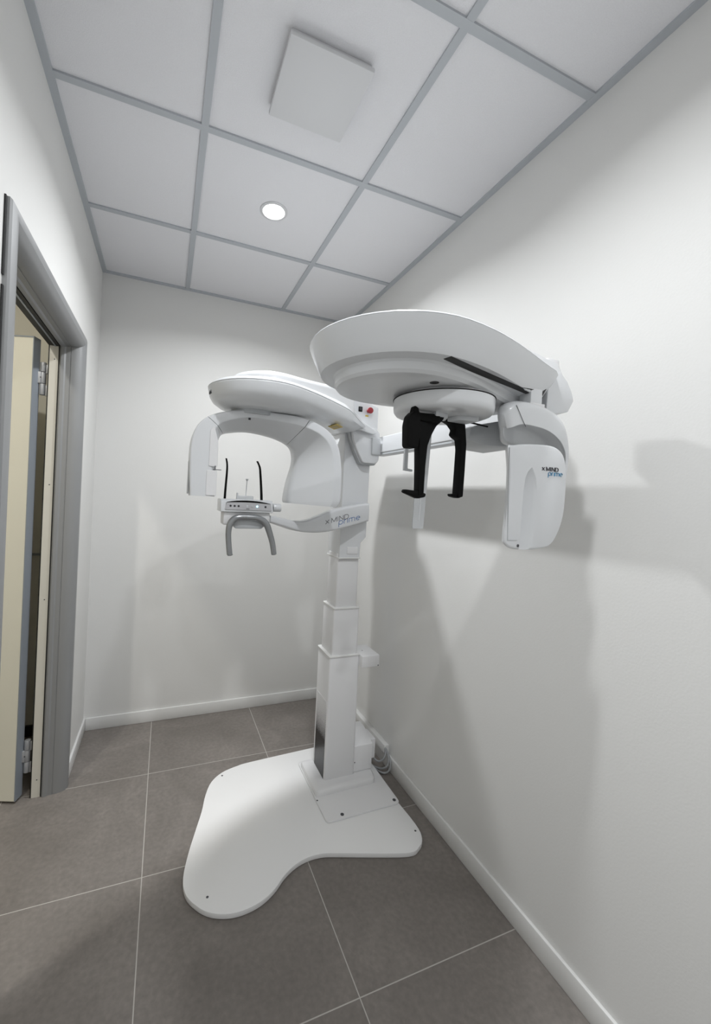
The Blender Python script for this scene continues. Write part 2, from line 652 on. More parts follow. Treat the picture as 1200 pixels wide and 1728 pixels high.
lf = finish(prism(leaf_quad(0.003, 0.83, 0.002, 0.043), 'z', 0.012, 2.062), 'door_leaf', M['leaf'], door, smooth=False)
finish(prism(leaf_quad(0.0, 0.004, 0.0, 0.045), 'z', 0.012, 2.065), 'edge_band', M['edge'], lf, smooth=False)
finish(prism(leaf_quad(0.0, 0.83, 0.0, 0.045), 'z', 2.061, 2.067), 'edge_band', M['edge'], lf, smooth=False)
for zc in (1.895, 0.185):
    h = empty('door_hinge', (0, 0, 0))
    h.parent = door
    h.location = (0, 0, 0)
    for a, b in ((0.030, 0.073), (-0.022, 0.0285), (-0.073, -0.0235)):
        cyl('hinge_barrel', M['hinge'], h, (-0.538, 2.172, zc + a), 0.0125, (0, 0, 1), b - a, 20, 0.002)
    box('hinge_plate', M['hinge'], h, -0.557, -0.545, 2.160, 2.172, zc - 0.022, zc + 0.029, 0.001)
    box('hinge_plate', M['hinge'], h, -0.530, -0.513, 2.168, 2.178, zc + 0.025, zc + 0.065, 0.001)
    box('hinge_plate', M['hinge'], h, -0.530, -0.513, 2.168, 2.178, zc - 0.075, zc - 0.028, 0.001)
    cyl('screw', M['screw'], h, (-0.545, 2.1598, zc + 0.004), 0.003, (0, 1, 0), 0.002, 10)


# ================================================================== LAMPS
def downlight(name, x, y, power, col, lens, label, group=None, spread=math.radians(151)):
    t = empty(name, (x, y, H), label, 'ceiling light', group)
    rings = []
    for r, z in ((0.060, 0.0), (0.060, -0.003), (0.057, -0.005), (0.048, -0.005), (0.044, -0.001), (0.044, 0.0)):
        rings.append([(x + r * math.cos(a * math.pi / 18), y + r * math.sin(a * math.pi / 18), H + z) for a in range(36)])
    finish(loft(rings), 'trim_ring', M['cover'], t)
    cyl('lens', lens, t, (x, y, H - 0.002), 0.043, (0, 0, 1), 0.0015, 32)
    ld = bpy.data.lights.new('lamp', 'AREA')
    ld.shape = 'DISK'
    ld.size = 0.072
    ld.energy = power
    ld.color = col
    ld.spread = spread
    lo = bpy.data.objects.new('bulb', ld)
    COL.objects.link(lo)
    lo.parent = t
    lo.location = (0, 0, -0.004)
    return t


LAB = ['round recessed spotlight glowing in the ceiling panel above the machine',
       'recessed spotlight in the ceiling above the head scanning unit at the right wall',
       'recessed spotlight in the ceiling behind the viewpoint']
for (x, y), s, lb in zip(LAMPS, LAMP_SHARE, LAB):
    downlight('ceiling_spotlight', x, y, LAMP_W * s, LAMP_COL, M['lamp'], lb)
downlight('corridor_light', -0.87, 1.10, HALL_W, HALL_COL, M['hlamp'], 'recessed warm ceiling light in the corridor behind the open door', spread=math.radians(178))

# ceiling fan cover
fan = empty('ceiling_vent', (0.378, 1.18, H), 'square white extractor vent cover on the ceiling panel', 'ceiling vent')
box('cover_plate', M['cover'], fan, 0.256, 0.506, 1.056, 1.306, H - 0.030, H - 0.016, 0.003, 2)
box('housing', M['cover'], fan, 0.262, 0.500, 1.066, 1.300, H - 0.012, H, 0.002, 2)
box('shadow_gap', M['black'], fan, 0.270, 0.492, 1.074, 1.292, H - 0.016, H - 0.012)

# ================================================================== BOARD
bd = [(0.262, 1.99), (0.32, 2.045), (0.40, 2.073), (0.48, 2.085), (0.83, 2.105), (1.00, 2.115), (1.048, 2.095), (1.058, 2.02), (1.060, 1.885), (1.066, 1.657), (1.074, 1.47), (1.058, 1.397), (1.02, 1.363), (0.963, 1.353),
      (0.804, 1.402), (0.70, 1.437), (0.636, 1.456), (0.576, 1.458), (0.52, 1.444), (0.468, 1.415), (0.42, 1.375), (0.364, 1.346), (0.30, 1.335), (0.243, 1.342), (0.19, 1.366), (0.150, 1.405),
      (0.121, 1.455), (0.116, 1.52), (0.139, 1.618), (0.172, 1.72), (0.205, 1.82), (0.228, 1.91)]
bpts = catmull([(x, y) for x, y in bd], 4, True)
board = finish(prism(bpts, 'z', 0.002, 0.020, 0.0015, 2), 'floor_board', M['board'], None)
tag(board, 'white kidney shaped board lying on the tiles under the dental scanner', 'floor board')
for x, y in ((0.318, 2.021), (0.192, 1.419), (1.052, 1.437)):
    cyl('screw', M['screw'], board, (x, y, 0.0195), 0.0045, (0, 0, 1), 0.001, 14)

# ================================================================== X-RAY MACHINE
mc = empty('dental_scanner', (0.86, 1.86, 0.020), 'white dental x-ray scanner with column, rotating arm and long side arm', 'x-ray machine')

fp = finish(prism(fillet([(0.703, 1.583), (1.072, 1.590), (1.078, 2.0), (0.703, 2.0)], 0.022), 'z', 0.020, 0.028, 0.002, 2), 'foot_plate', M['white2'], mc)
for x, y in ((0.784, 1.604), (1.052, 1.610)):
    cyl('bolt', M['screw'], fp, (x, y, 0.0275), 0.008, (0, 0, 1), 0.003, 16, 0.001)
cyl('bolt', M['screw'], fp, (0.708, 1.715, 0.0275), 0.004, (0, 0, 1), 0.001, 12)
r0 = fillet([(0.708, 1.732), (1.022, 1.738), (1.035, 1.79), (1.035, 1.975), (0.708, 1.975)], 0.022)


def inset_ring(pts, d, z):
    c = sum((Vector(p) for p in pts), Vector((0, 0))) / len(pts)
    hx = max(abs(p[0] - c.x) for p in pts)
    hy = max(abs(p[1] - c.y) for p in pts)
    return [(c.x + (p[0] - c.x) * (1 - d / hx), c.y + (p[1] - c.y) * (1 - d / hy), z) for p in pts]


finish(loft([inset_ring(r0, 0, 0.028), inset_ring(r0, 0, 0.040), inset_ring(r0, 0.003, 0.048), inset_ring(r0, 0.012, 0.054), inset_ring(r0, 0.03, 0.055)]), 'plinth', M['white2'], mc)


def column(name, x0, x1, y0, y1, z0, z1, m='white2', lip=0.0):
    bm = prism(fillet([(x0, y0), (x1, y0), (x1, y1), (x0, y1)], 0.010, 4), 'z', z0, z1, 0.003, 2)
    o = finish(bm, name, M[m], mc)
    return o


lc = column('lower_column', 0.770, 0.929, 1.792, 1.955, 0.052, 0.652)
box('side_grille', M['grille'], lc, 0.7685, 0.7705, 1.806, 1.930, 0.056, 0.43)
finish(prism(fillet([(0.766, 1.788), (0.931, 1.788), (0.931, 1.958), (0.766, 1.958)], 0.012, 4), 'z', 0.649, 0.656, 0.002, 2), 'collar', M['base'], lc)
cc = column('middle_column', 0.783, 0.920, 1.800, 1.945, 0.60, 0.885)
finish(prism(fillet([(0.780, 1.797), (0.922, 1.797), (0.922, 1.947), (0.780, 1.947)], 0.012, 4), 'z', 0.880, 0.888, 0.002, 2), 'collar', M['base'], cc)
column('upper_column', 0.795, 0.910, 1.812, 1.935, 0.86, 1.15)

# carriage (head of the column)
cr = finish(prism(fillet([(0.798, 1.127), (0.907, 1.127), (0.910, 1.205), (0.938, 1.235), (0.942, 1.765), (0.798, 1.765)], 0.004, 3), 'y', 1.803, 1.955, 0.009, 3), 'carriage', M['white'], mc)
box('access_cover', M['white2'], cr, 0.838, 0.895, 1.800, 1.806, 1.150, 1.185, 0.002)
finish(prism(fillet([(0.793, 1.127), (0.911, 1.127), (0.911, 1.134), (0.793, 1.134)], 0.002, 2), 'y', 1.799, 1.958, 0.002, 2), 'lower_lip', M['base'], cr)

# energy chain hanging behind the column
bm = bmesh.new()
for i in range(56):
    z = 1.225 - i * 0.0104
    box_bm(0.921, 0.941, 1.895, 1.925, z - 0.0042, z + 0.0042, 0.001, 1, bm)
box_bm(0.925, 0.937, 1.90, 1.92, 0.64, 1.22, bm=bm)
finish(bm, 'cable_chain', M['white2'], mc)

# housings at the back
rh = finish(prism(fillet([(1.802, 0.056), (1.802, 0.186), (1.82, 0.192), (1.90, 0.222), (1.95, 0.222), (1.95, 0.056)], 0.004, 3), 'x', 0.929, 1.032, 0.002, 2), 'rear_housing', M['white2'], mc)
box('connector_box', M['white2'], rh, 1.030, 1.068, 1.835, 1.93, 0.085, 0.185, 0.003)
cyl('screw', M['screw'], rh, (0.936, 1.8025, 0.105), 0.003, (0, -1, 0), 0.001, 10)
wb = box('side_bracket', M['white2'], mc, 0.927, 1.023, 1.757, 1.905, 0.598, 0.655, 0.003)
cyl('screw', M['screw'], wb, (0.962, 1.83, 0.6545), 0.003, (0, 0, 1), 0.001, 10)
cyl('screw', M['screw'], wb, (1.016, 1.7575, 0.604), 0.003, (0, -1, 0), 0.001, 10)


# teardrop shaped carter outlines
def teardrop(c, ang, r, L, w1, ins, z, zf=None, u0=None, n=22):
    """outline around centre c; fat round end at -u, tapering to half width w1 at +L."""
    r_, w_, L_ = r - ins, w1 - ins, L - ins
    pts = []
    for i in range(n + 1):                       # round end from -v to +v going through -u
        a = math.radians(-90 - 180 * i / n)
        pts.append((r_ * math.cos(a), r_ * math.sin(a)))
    k = 12

    def side(t):
        s = 3 * t * t - 2 * t ** 3
        s = 0.55 * s + 0.45 * t * t
        return r_ + (w_ - r_) * s
    top = [(L_ * (i / k), side(i / k)) for i in range(1, k + 1)]
    top[-1] = (L_ - 0.02, top[-1][1])
    end = [(L_ - 0.006, w_ * 0.94), (L_, w_ * 0.8), (L_, 0), (L_, -w_ * 0.8), (L_ - 0.006, -w_ * 0.94)]
    pts = pts + top + end + [(x, -y) for x, y in top[::-1]]
    ca, sa = math.cos(ang), math.sin(ang)
    return [(c[0] + u * ca - v * sa, c[1] + u * sa + v * ca, z + (zf(u) if zf else 0)) for u, v in pts]


# ---- panoramic overhead carter
PC, PA = (0.318, 1.520), math.radians(30)


def zend(u):
    t = max(0.0, min(1.0, (u - 0.36) / 0.20))
    return -0.038 * t * t * (3 - 2 * t)


def ztop(u):
    t = max(0.0, min(1.0, (u + 0.05) / 0.55))
    return 0.058 * t * t * (3 - 2 * t)


ARGS = (0.193, 0.570, 0.112)
pcr = [teardrop(PC, PA, *ARGS, i, z, zf) for z, i, zf in ((1.730, 0.090, None), (1.730, 0.064, None), (1.737, 0.040, None), (1.752, 0.018, None), (1.772, 0.006, lambda u: zend(u) * 0.5), (1.797, 0.001, zend), (1.802, 0.003, zend), (1.803, 0.007, zend))]
pc = finish(loft(pcr), 'overhead_carter', M['white'], mc, ang=26)
tp = [teardrop(PC, PA, *ARGS, i, z, zf) for z, i, zf in ((1.798, 0.0045, zend), (1.8025, 0.0, zend), (1.808, 0.004, zend), (1.816, 0.018, lambda u: zend(u) * 0.8 + ztop(u) * 0.2))]
finish(loft(tp), 'rim', M['white'], pc, ang=40)
tc = (PC[0] + 0.035, PC[1] + 0.02)
tt = [teardrop(tc, PA, 0.155, 0.470, 0.090, i, z, zf) for z, i, zf in ((1.80, 0.0, None), (1.838, 0.008, ztop), (1.856, 0.020, ztop), (1.863, 0.04, ztop), (1.865, 0.07, ztop))]
finish(loft(tt), 'top_cover', M['white'], pc, ang=40)
# head block above the column
hb = finish(prism(fillet([(0.785, 1.745), (0.950, 1.735), (0.950, 1.872), (0.915, 1.885), (0.83, 1.925), (0.795, 1.925), (0.775, 1.86)], 0.008, 4), 'y', 1.755, 1.96, 0.010, 3), 'head_block', M['white'], mc)
box('power_switch', M['blackp'], hb, 0.840, 0.860, 1.751, 1.757, 1.840, 1.864, 0.002)
box('rocker', M['ink'], hb, 0.844, 0.856, 1.748, 1.752, 1.845, 1.859, 0.001)
eb = cyl('emergency_button', M['red'], hb, (0.893, 1.757, 1.847), 0.0085, (0, -1, 0), 0.022, 20, 0.002)
cyl('button_cap', M['red'], eb, (0.893, 1.738, 1.847), 0.0145, (0, -1, 0), 0.010, 24, 0.003)
box('small_label', M['yellow'], hb, 0.878, 0.894, 1.7535, 1.7555, 1.820, 1.827)
# dark screw cap on top where the cover meets the head
cyl('cover_knob', M['blackp'], hb, (0.82, 1.80, 1.92), 0.012, (0, 0, 1), 0.010, 20, 0.002)
# yellow warning label under the carter
lb = finish(prism([(0.640, 1.632), (0.652, 1.560), (0.700, 1.608), (0.692, 1.690)], 'z', 1.7280, 1.7296), 'warning_label', M['yellow'], pc, smooth=False)
finish(prism([(0.652, 1.630), (0.660, 1.585), (0.690, 1.615), (0.684, 1.665)], 'z', 1.7274, 1.7281), 'label_print', mat('label_print_ochre', (0.40, 0.30, 0.10), 0.5), lb, smooth=False)

# carter front lip reaching round the head
finish(prism(fillet([(0.80, 1.756), (0.84, 1.795), (0.93, 1.748), (0.926, 1.738), (0.90, 1.735)], 0.006, 3), 'y', 1.725, 1.77, 0.006, 3), 'front_lip', M['white'], hb)
# shield plate that carries the side arm
sp = finish(prism(fillet([(0.806, 1.770), (0.820, 1.705), (0.842, 1.655), (0.872, 1.602), (0.884, 1.597), (0.945, 1.597), (0.962, 1.615), (0.962, 1.745), (0.94, 1.770)], 0.008, 4), 'y', 1.752, 1.86, 0.010, 3), 'shield_plate', M['white'], mc)
finish(prism(fillet([(0.801, 1.765), (0.815, 1.703), (0.838, 1.650), (0.868, 1.597), (0.884, 1.590), (0.948, 1.590), (0.966, 1.611), (0.966, 1.64), (0.90, 1.64), (0.86, 1.70), (0.83, 1.765)], 0.004, 3), 'y', 1.770, 1.81, 0.003, 2), 'shield_edge', M['grey'], sp)
finish(prism(fillet([(0.916, 1.640), (0.966, 1.640), (0.966, 1.722), (0.916, 1.722)], 0.006, 3), 'y', 1.740, 1.80, 0.004, 2), 'arm_socket', M['pgrey'], sp)

mk = surface_of(pc)
bm = bmesh.new()
for k in range(4):
    d_ = math.radians(184 + k * 2.2)
    dv = Vector((math.cos(d_), math.sin(d_), 0))
    o_ = Vector((PC[0], PC[1], 1.776))
    h_ = mk.ray_cast(o_ + dv * 0.4, -dv)
    if h_[0] is not None:
        c_ = h_[0]
        box_bm(c_.x - 0.0022, c_.x + 0.0022, c_.y - 0.0022, c_.y + 0.0022, c_.z - 0.006, c_.z + (0.006 if k % 2 else 0.001), bm=bm)
finish(bm, 'tip_print', M['ink'], pc, smooth=False)

# ---- rotating arm, a lofted C in the x-z plane, three shells with fine seams between
ST = [  # outer x,z | inner x,z | seam fraction | y front, y at inner edge, y back
    (0.077, 1.406, 0.164, 1.406, 0.80, 1.480, 1.492, 1.580),
    (0.072, 1.500, 0.163, 1.490, 0.80, 1.480, 1.492, 1.580),
    (0.073, 1.590, 0.162, 1.565, 0.78, 1.480, 1.495, 1.585),
    (0.090, 1.648, 0.168, 1.605, 0.72, 1.480, 1.505, 1.590),
    (0.125, 1.686, 0.186, 1.638, 0.60, 1.480, 1.530, 1.600),
    (0.180, 1.710, 0.225, 1.652, 0.48, 1.480, 1.560, 1.610),
    (0.268, 1.727, 0.290, 1.661, 0.42, 1.480, 1.580, 1.620),
    (0.379, 1.729, 0.370, 1.652, 0.40, 1.480, 1.580, 1.620),
    (0.470, 1.724, 0.430, 1.636, 0.36, 1.480, 1.580, 1.625),
    (0.545, 1.704, 0.466, 1.617, 0.30, 1.480, 1.585, 1.640),
    (0.598, 1.672, 0.482, 1.588, 0.24, 1.480, 1.590, 1.655),
    (0.632, 1.620, 0.484, 1.550, 0.20, 1.480, 1.592, 1.665),
    (0.648, 1.545, 0.470, 1.490, 0.18, 1.480, 1.585, 1.670),
    (0.652, 1.470, 0.460, 1.440, 0.18, 1.480, 1.580, 1.670),
    (0.650, 1.410, 0.456, 1.405, 0.18, 1.480, 1.578, 1.668),
    (0.640, 1.384, 0.458, 1.392, 0.18, 1.486, 1.576, 1.660),
]


def lerp_st(t):
    n = len(ST)
    i = min(int(t), n - 2)
    f = t - i
    out = []
    for k in range(8):
        p0 = ST[max(i - 1, 0)][k]
        p1, p2 = ST[i][k], ST[i + 1][k]
        p3 = ST[min(i + 2, n - 1)][k]
        out.append(0.5 * (2 * p1 + (p2 - p0) * f + (2 * p0 - 5 * p1 + 4 * p2 - p3) * f * f + (-p0 + 3 * p1 - 3 * p2 + p3) * f ** 3))
    return out


def c_section(t, shrink=0.0):
    ox, oz, ix, iz, sf, y0, y2, y1 = lerp_st(t)
    o, i = Vector((ox, oz)), Vector((ix, iz))
    l = (i - o).length
    d = (i - o) / l
    poly = [(0, y0), (sf * l, y0), (l, y2), (l, y1), (0, y1)]
    rr = fillet(poly, [0.009, 0.0035, 0.022, 0.02, 0.02], 5)
    c = (l * 0.5, (y0 + y1) * 0.5)
    out = []
    for s, y in rr:
        s = c[0] + (s - c[0]) * (1 - shrink)
        y = c[1] + (y - c[1]) * (1 - shrink)
        out.append((o.x + d.x * s, y, o.y + d.y * s))
    return out


def c_seg(name, t0, t1, parent, n):
    ts = [t0 + (t1 - t0) * k / n for k in range(n + 1)]
    rings = [c_section(ts[0], 0.10), c_section(ts[0], 0.02)] + [c_section(t) for t in ts] + [c_section(ts[-1], 0.02), c_section(ts[-1], 0.10)]
    # push the end bevels out a little
    return finish(loft(rings), name, M['white'], parent, ang=50)


arm = c_seg('rotating_arm', 4.03, 8.42, mc, 30)
sl = c_seg('sensor_leg', 0.0, 4.0, arm, 28)
th = c_seg('tube_head', 8.45, 15.0, arm, 44)
cyl('swivel_joint', M['grey'], arm, (0.30, 1.55, 1.715), 0.085, (0, 0, 1), 0.018, 40)
finish(prism(fillet([(0.136, 1.512), (0.166, 1.512), (0.166, 1.60), (0.150, 1.655), (0.137, 1.64)], 0.003, 2), 'y', 1.4775, 1.482, 0.001, 1), 'sensor_cover', M['white2'], sl)
finish(prism(fillet([(0.130, 1.409), (0.166, 1.409), (0.166, 1.498), (0.130, 1.498)], 0.003, 2), 'y', 1.4775, 1.482, 0.001, 1), 'sensor_cover', M['white2'], sl)
box('latch', M['screw'], sl, 0.150, 0.180, 1.4765, 1.479, 1.500, 1.5025)
box('latch', M['screw'], sl, 0.157, 0.160, 1.4765, 1.479, 1.503, 1.515)
box('side_trim', M['grey'], sl, 0.0705, 0.0735, 1.500, 1.565, 1.412, 1.53, 0.001)
box('light_beam_window', M['ink'], arm, 0.268, 0.276, 1.475, 1.481, 1.690, 1.697)

# ---- patient arm with lettering
PAT = [  # x, y, ztop, zbot, half thickness
    (0.925, 1.790, 1.404, 1.315, 0.022),
    (0.860, 1.772, 1.396, 1.300, 0.022),
    (0.800, 1.752, 1.386, 1.287, 0.021),
    (0.735, 1.728, 1.373, 1.275, 0.020),
    (0.680, 1.705, 1.357, 1.268, 0.020),
    (0.620, 1.682, 1.336, 1.265, 0.021),
    (0.560, 1.660, 1.320, 1.268, 0.024),
    (0.500, 1.640, 1.318, 1.278, 0.028),
    (0.440, 1.622, 1.330, 1.296, 0.030),
    (0.380, 1.610, 1.340, 1.312, 0.032),
    (0.300, 1.605, 1.342, 1.318, 0.032),
]
P5 = catmull([Vector(p[:3]) for p in PAT], 5)
Q5 = catmull([Vector((p[3], p[4], 0)) for p in PAT], 5)
rings = []
for i, (p, q) in enumerate(zip(P5, Q5)):
    a, b = P5[max(i - 1, 0)], P5[min(i + 1, len(P5) - 1)]
    d = Vector((b.x - a.x, b.y - a.y)).normalized()
    nx, ny = -d.y, d.x
    ht = (p.z - q.x)
    sec = fillet([(-q.y, 0), (q.y, 0), (q.y, ht), (-q.y, ht)], min(0.012, ht * 0.3), 4)
    rings.append([(p.x + nx * s, p.y + ny * s, q.x + z) for s, z in sec])
pa = finish(loft(rings), 'patient_arm', M['white'], mc, ang=45)
# lettering stands on the camera-side face of the arm between x .69 and .89
pA, pB = Vector((0.80, 1.752, 0)), Vector((0.735, 1.728, 0))
dx = (Vector((0.860, 1.772, 0)) - Vector((0.680, 1.705, 0))).normalized()
nn = Vector((dx.y, -dx.x, 0))
tilt = Vector((dx.x, dx.y, 0.19)).normalized()
upv = Vector((-0.02, 0, 1))
base = Vector((0.662, 1.698, 1.302)) + nn * 0.0215
letters('X MIND', base, tilt, upv, nn, 0.0205, 0.0020, 'lettering', M['ink'], pa, 0.28, 1.25, pa)
letters('prime', base + tilt * 0.086 + Vector((0, 0, -0.0185)), tilt, upv, nn, 0.0215, 0.0022, 'lettering', M['blue'], pa, 0.26, 1.3, pa)

# ---- control console
con = finish(prism(fillet([(1.548, 1.350), (1.556, 1.392), (1.570, 1.399), (1.66, 1.399), (1.665, 1.350)], 0.005, 3), 'x', 0.193, 0.394, 0.008, 3), 'control_console', M['white'], mc)
fc = finish(prism(fillet([(0.208, 1.3585), (0.388, 1.3585), (0.382, 1.3865), (0.294, 1.393), (0.214, 1.3865)], 0.003, 3), 'y', 1.5455, 1.556, 0.001, 1), 'button_overlay', M['face'], con)
finish(prism(catmull([(0.212, 1.387), (0.25, 1.3935), (0.295, 1.3955), (0.34, 1.393), (0.384, 1.385), (0.34, 1.3875), (0.295, 1.389), (0.25, 1.388)], 3, True), 'y', 1.5445, 1.552), 'display_strip', M['blackp'], con)
for x, m_ in ((0.2285, 'ink'), (0.2435, 'ink'), (0.2585, 'ink'), (0.362, 'ink'), (0.2915, 'pgrey'), (0.310, 'grey')):
    cyl('button', M[m_], fc, (x, 1.546, 1.3735), 0.0040, (0, -1, 0), 0.0016, 16, 0.0005)
cyl('button', M['led'], fc, (0.3295, 1.546, 1.3740), 0.0036, (0, -1, 0), 0.0018, 16)
box('print', M['ink'], fc, 0.287, 0.300, 1.545, 1.546, 1.3625, 1.3645)
cyl('knob_collar', M['blackp'], con, (0.392, 1.585, 1.371), 0.016, (1, 0, 0), 0.008, 24)
cyl('knob', M['white'], con, (0.398, 1.585, 1.371), 0.0165, (1, 0, 0), 0.036, 28, 0.004)
box('mount', M['white2'], con, 0.205, 0.385, 1.560, 1.64, 1.300, 1.352, 0.006)

# ---- grey handle, an upside down U
hp = [(0.2315, 1.535, 1.192), (0.2260, 1.535, 1.235), (0.2235, 1.535, 1.275), (0.2290, 1.535, 1.308), (0.2500, 1.537, 1.328), (0.2900, 1.538, 1.332), (0.3350, 1.537, 1.328), (0.3640, 1.535, 1.310), (0.3800, 1.535, 1.275), (0.3930, 1.535, 1.235), (0.4010, 1.535, 1.194)]
hr = [0.0105, 0.0105, 0.0108, 0.0120, 0.0125, 0.0120, 0.0125, 0.0130, 0.0118, 0.0110, 0.0105]
hd = finish(tube(hp, hr, 18, 5), 'handle', M['handle'], mc, ang=60)
cyl('end_cap', M['handle'], hd, (0.2325, 1.535, 1.194), 0.0105, (0.1, 0, -1), 0.007, 18, 0.004)
cyl('end_cap', M['handle'], hd, (0.4006, 1.535, 1.196), 0.0105, (0.15, 0, -1), 0.007, 18, 0.004)
finish(prism(fillet([(0.245, 1.325), (0.345, 1.325), (0.362, 1.300), (0.350, 1.288), (0.250, 1.288), (0.240, 1.300)], 0.005, 3), 'y', 1.545, 1.575, 0.003, 2), 'handle_plate', M['grey'], hd)

# ---- temple rests and bite rod
def strap(name, pts, w0, parent, m, t=0.004):
    q = catmull(pts, 6)
    rings = []
    for i, p in enumerate(q):
        s = w0 * (1.0 - 0.35 * i / len(q))
        rings.append([(p.x + a * s, p.y + b * t, p.z) for a, b in ((-1, -1), (1, -1), (1, 1), (-1, 1))])
    return finish(loft(rings), name, M[m], parent, ang=50)


strap('temple_rest', [(0.2125, 1.60, 1.392), (0.2140, 1.60, 1.44), (0.2165, 1.60, 1.50), (0.2165, 1.602, 1.53), (0.2125, 1.606, 1.555)], 0.0042, mc, 'blackp')
strap('temple_rest', [(0.3575, 1.60, 1.392), (0.3540, 1.60, 1.44), (0.3480, 1.60, 1.50), (0.3440, 1.602, 1.53), (0.3340, 1.606, 1.553)], 0.0046, mc, 'blackp')
br = finish(tube([(0.296, 1.615, 1.395), (0.2975, 1.615, 1.44), (0.2985, 1.615, 1.475)], 0.0022, 10), 'bite_rod', M['white'], mc)
box('bite_tip', M['pgrey'], br, 0.2940, 0.3030, 1.609, 1.621, 1.474, 1.481, 0.002)
box('chin_support', M['clear'], mc, 0.262, 0.325, 1.600, 1.625, 1.395, 1.413, 0.003)
box('chin_clip', M['pgrey'], mc, 0.259, 0.264, 1.600, 1.615, 1.395, 1.424, 0.001)

# ---- long side arm for the cephalometric unit
la = finish(prism(fillet([(0.960, 1.650), (1.012, 1.650), (1.012, 1.729), (0.960, 1.729)], 0.006, 4), 'y', 0.83, 1.795, 0.003, 2), 'side_arm', M['white'], mc)
box('arm_channel', M['grey'], la, 0.963, 1.009, 0.84, 1.79, 1.640, 1.651, 0.002)

# ---- cephalometric carter
KC, KA = (0.478, 0.800), math.radians(6.5)
KARG = (0.203, 0.422, 0.112)
kr = [teardrop(KC, KA, *KARG, i, z) for z, i in ((1.6660, 0.098), (1.6660, 0.073), (1.6680, 0.065), (1.674, 0.060), (1.688, 0.059), (1.6925, 0.056), (1.6940, 0.046), (1.6950, 0.028), (1.7020, 0.0235), (1.712, 0.019), (1.728, 0.011), (1.742, 0.005), (1.752, 0.001), (1.7550, 0.000))]
kc = finish(loft(kr), 'scanning_carter', M['white'], mc, ang=24)
kt = [teardrop(KC, KA, *KARG, i, z) for z, i in ((1.7560, 0.003), (1.7563, 0.0005), (1.759, 0.002), (1.763, 0.014), (1.767, 0.035), (1.768, 0.08))]
finish(loft(kt), 'carter_lid', M['white'], kc, ang=40)
kt2 = [teardrop((KC[0] + 0.12, KC[1] + 0.02), KA, 0.13, 0.375, 0.085, i, z) for z, i in ((1.765, 0.0), (1.800, 0.010), (1.812, 0.03), (1.813, 0.06))]
finish(loft(kt2), 'top_hump', M['white'], kc, ang=40)
# end bracket gripping the side arm
eb2 = prism(fillet([(0.885, 1.768), (0.922, 1.768), (0.948, 1.748), (0.966, 1.722), (0.974, 1.702), (0.956, 1.670), (0.880, 1.655)], 0.004, 3), 'y', 0.752, 0.905, 0.004, 2)
for v_ in eb2.verts:
    if v_.co.y > 0.83:
        v_.co.x += 0.035
ebk = finish(eb2, 'end_bracket', M['white'], kc)
finish(prism(fillet([(0.93, 0.80), (0.975, 0.80), (1.012, 0.85), (1.012, 0.93), (0.93, 0.93)], 0.006, 3), 'z', 1.760, 1.822, 0.004, 2), 'bracket_cap', M['white2'], ebk)
finish(prism(fillet([(0.945, 1.625), (0.965, 1.612), (0.975, 1.66), (0.945, 1.66)], 0.003, 2), 'y', 0.80, 0.86, 0.002, 1), 'bracket_tip', M['white2'], ebk)

# slot with its dark interior
def conform_strip(o, p0, p1, w_, name, m, parent, lift=0.0009, n=24):
    """thin strip hugging the underside of o between two plan points."""
    tree = surface_of(o)
    a, b = Vector((*p0, 0)), Vector((*p1, 0))
    d = (b - a).normalized()
    s = Vector((-d.y, d.x, 0)) * w_ * 0.5
    rings = []
    for i in range(n + 1):
        c = a.lerp(b, i / n)
        row = []
        for k in (-1, 0, 1):
            q = c + s * k
            h = tree.ray_cast(Vector((q.x, q.y, 1.4)), Vector((0, 0, 1)))
            row.append((q.x, q.y, h[0].z if h[0] is not None else 1.70))
        rings.append([(x, y, z - lift) for x, y, z in row] + [(x, y, z + 0.004) for x, y, z in row[::-1]])
    return finish(loft(rings), name, m, parent, smooth=False)


def carter_uv(u, v):
    return (KC[0] + u * math.cos(KA) - v * math.sin(KA), KC[1] + u * math.sin(KA) + v * math.cos(KA))


conform_strip(kc, carter_uv(-0.014, -0.166), carter_uv(0.385, -0.087), 0.017, 'track_slot', M['black'], kc)
cyl('lens_hole', M['black'], kc, (0.502, 0.697, 1.6652), 0.0095, (0, 0, 1), 0.003, 24)

# ---- head support disc
dc = (0.597, 0.792)
dr = []
for r, z in ((0.060, 1.622), (0.100, 1.622), (0.108, 1.625), (0.113, 1.632), (0.114, 1.640), (0.114, 1.6575), (0.108, 1.6590)):
    dr.append([(dc[0] + r * math.cos(a * math.pi / 32), dc[1] + r * math.sin(a * math.pi / 32), z) for a in range(64)])
disc = finish(loft(dr), 'head_support_disc', M['white'], mc, ang=40)
cyl('gap_ring', M['black'], disc, (dc[0], dc[1], 1.6585), 0.1155, (0, 0, 1), 0.0012, 64)
cyl('disc_neck', M['white2'], disc, (dc[0], dc[1], 1.6597), 0.100, (0, 0, 1), 0.007, 64)
finish(prism(fillet([(0.545, 0.745), (0.585, 0.755), (0.600, 0.785), (0.56, 0.80)], 0.004, 2), 'z', 1.612, 1.6225, 0.001, 1), 'slider_plate', M['pgrey'], disc)
finish(prism(fillet([(0.605, 0.785), (0.615, 0.755), (0.665, 0.745), (0.665, 0.79)], 0.004, 2), 'z', 1.612, 1.6225, 0.001, 1), 'slider_plate', M['pgrey'], disc)
finish(tube([(0.64, 0.775, 1.6165), (0.74, 0.80, 1.6165)], 0.0022, 8), 'slide_rod', M['blackp'], disc)

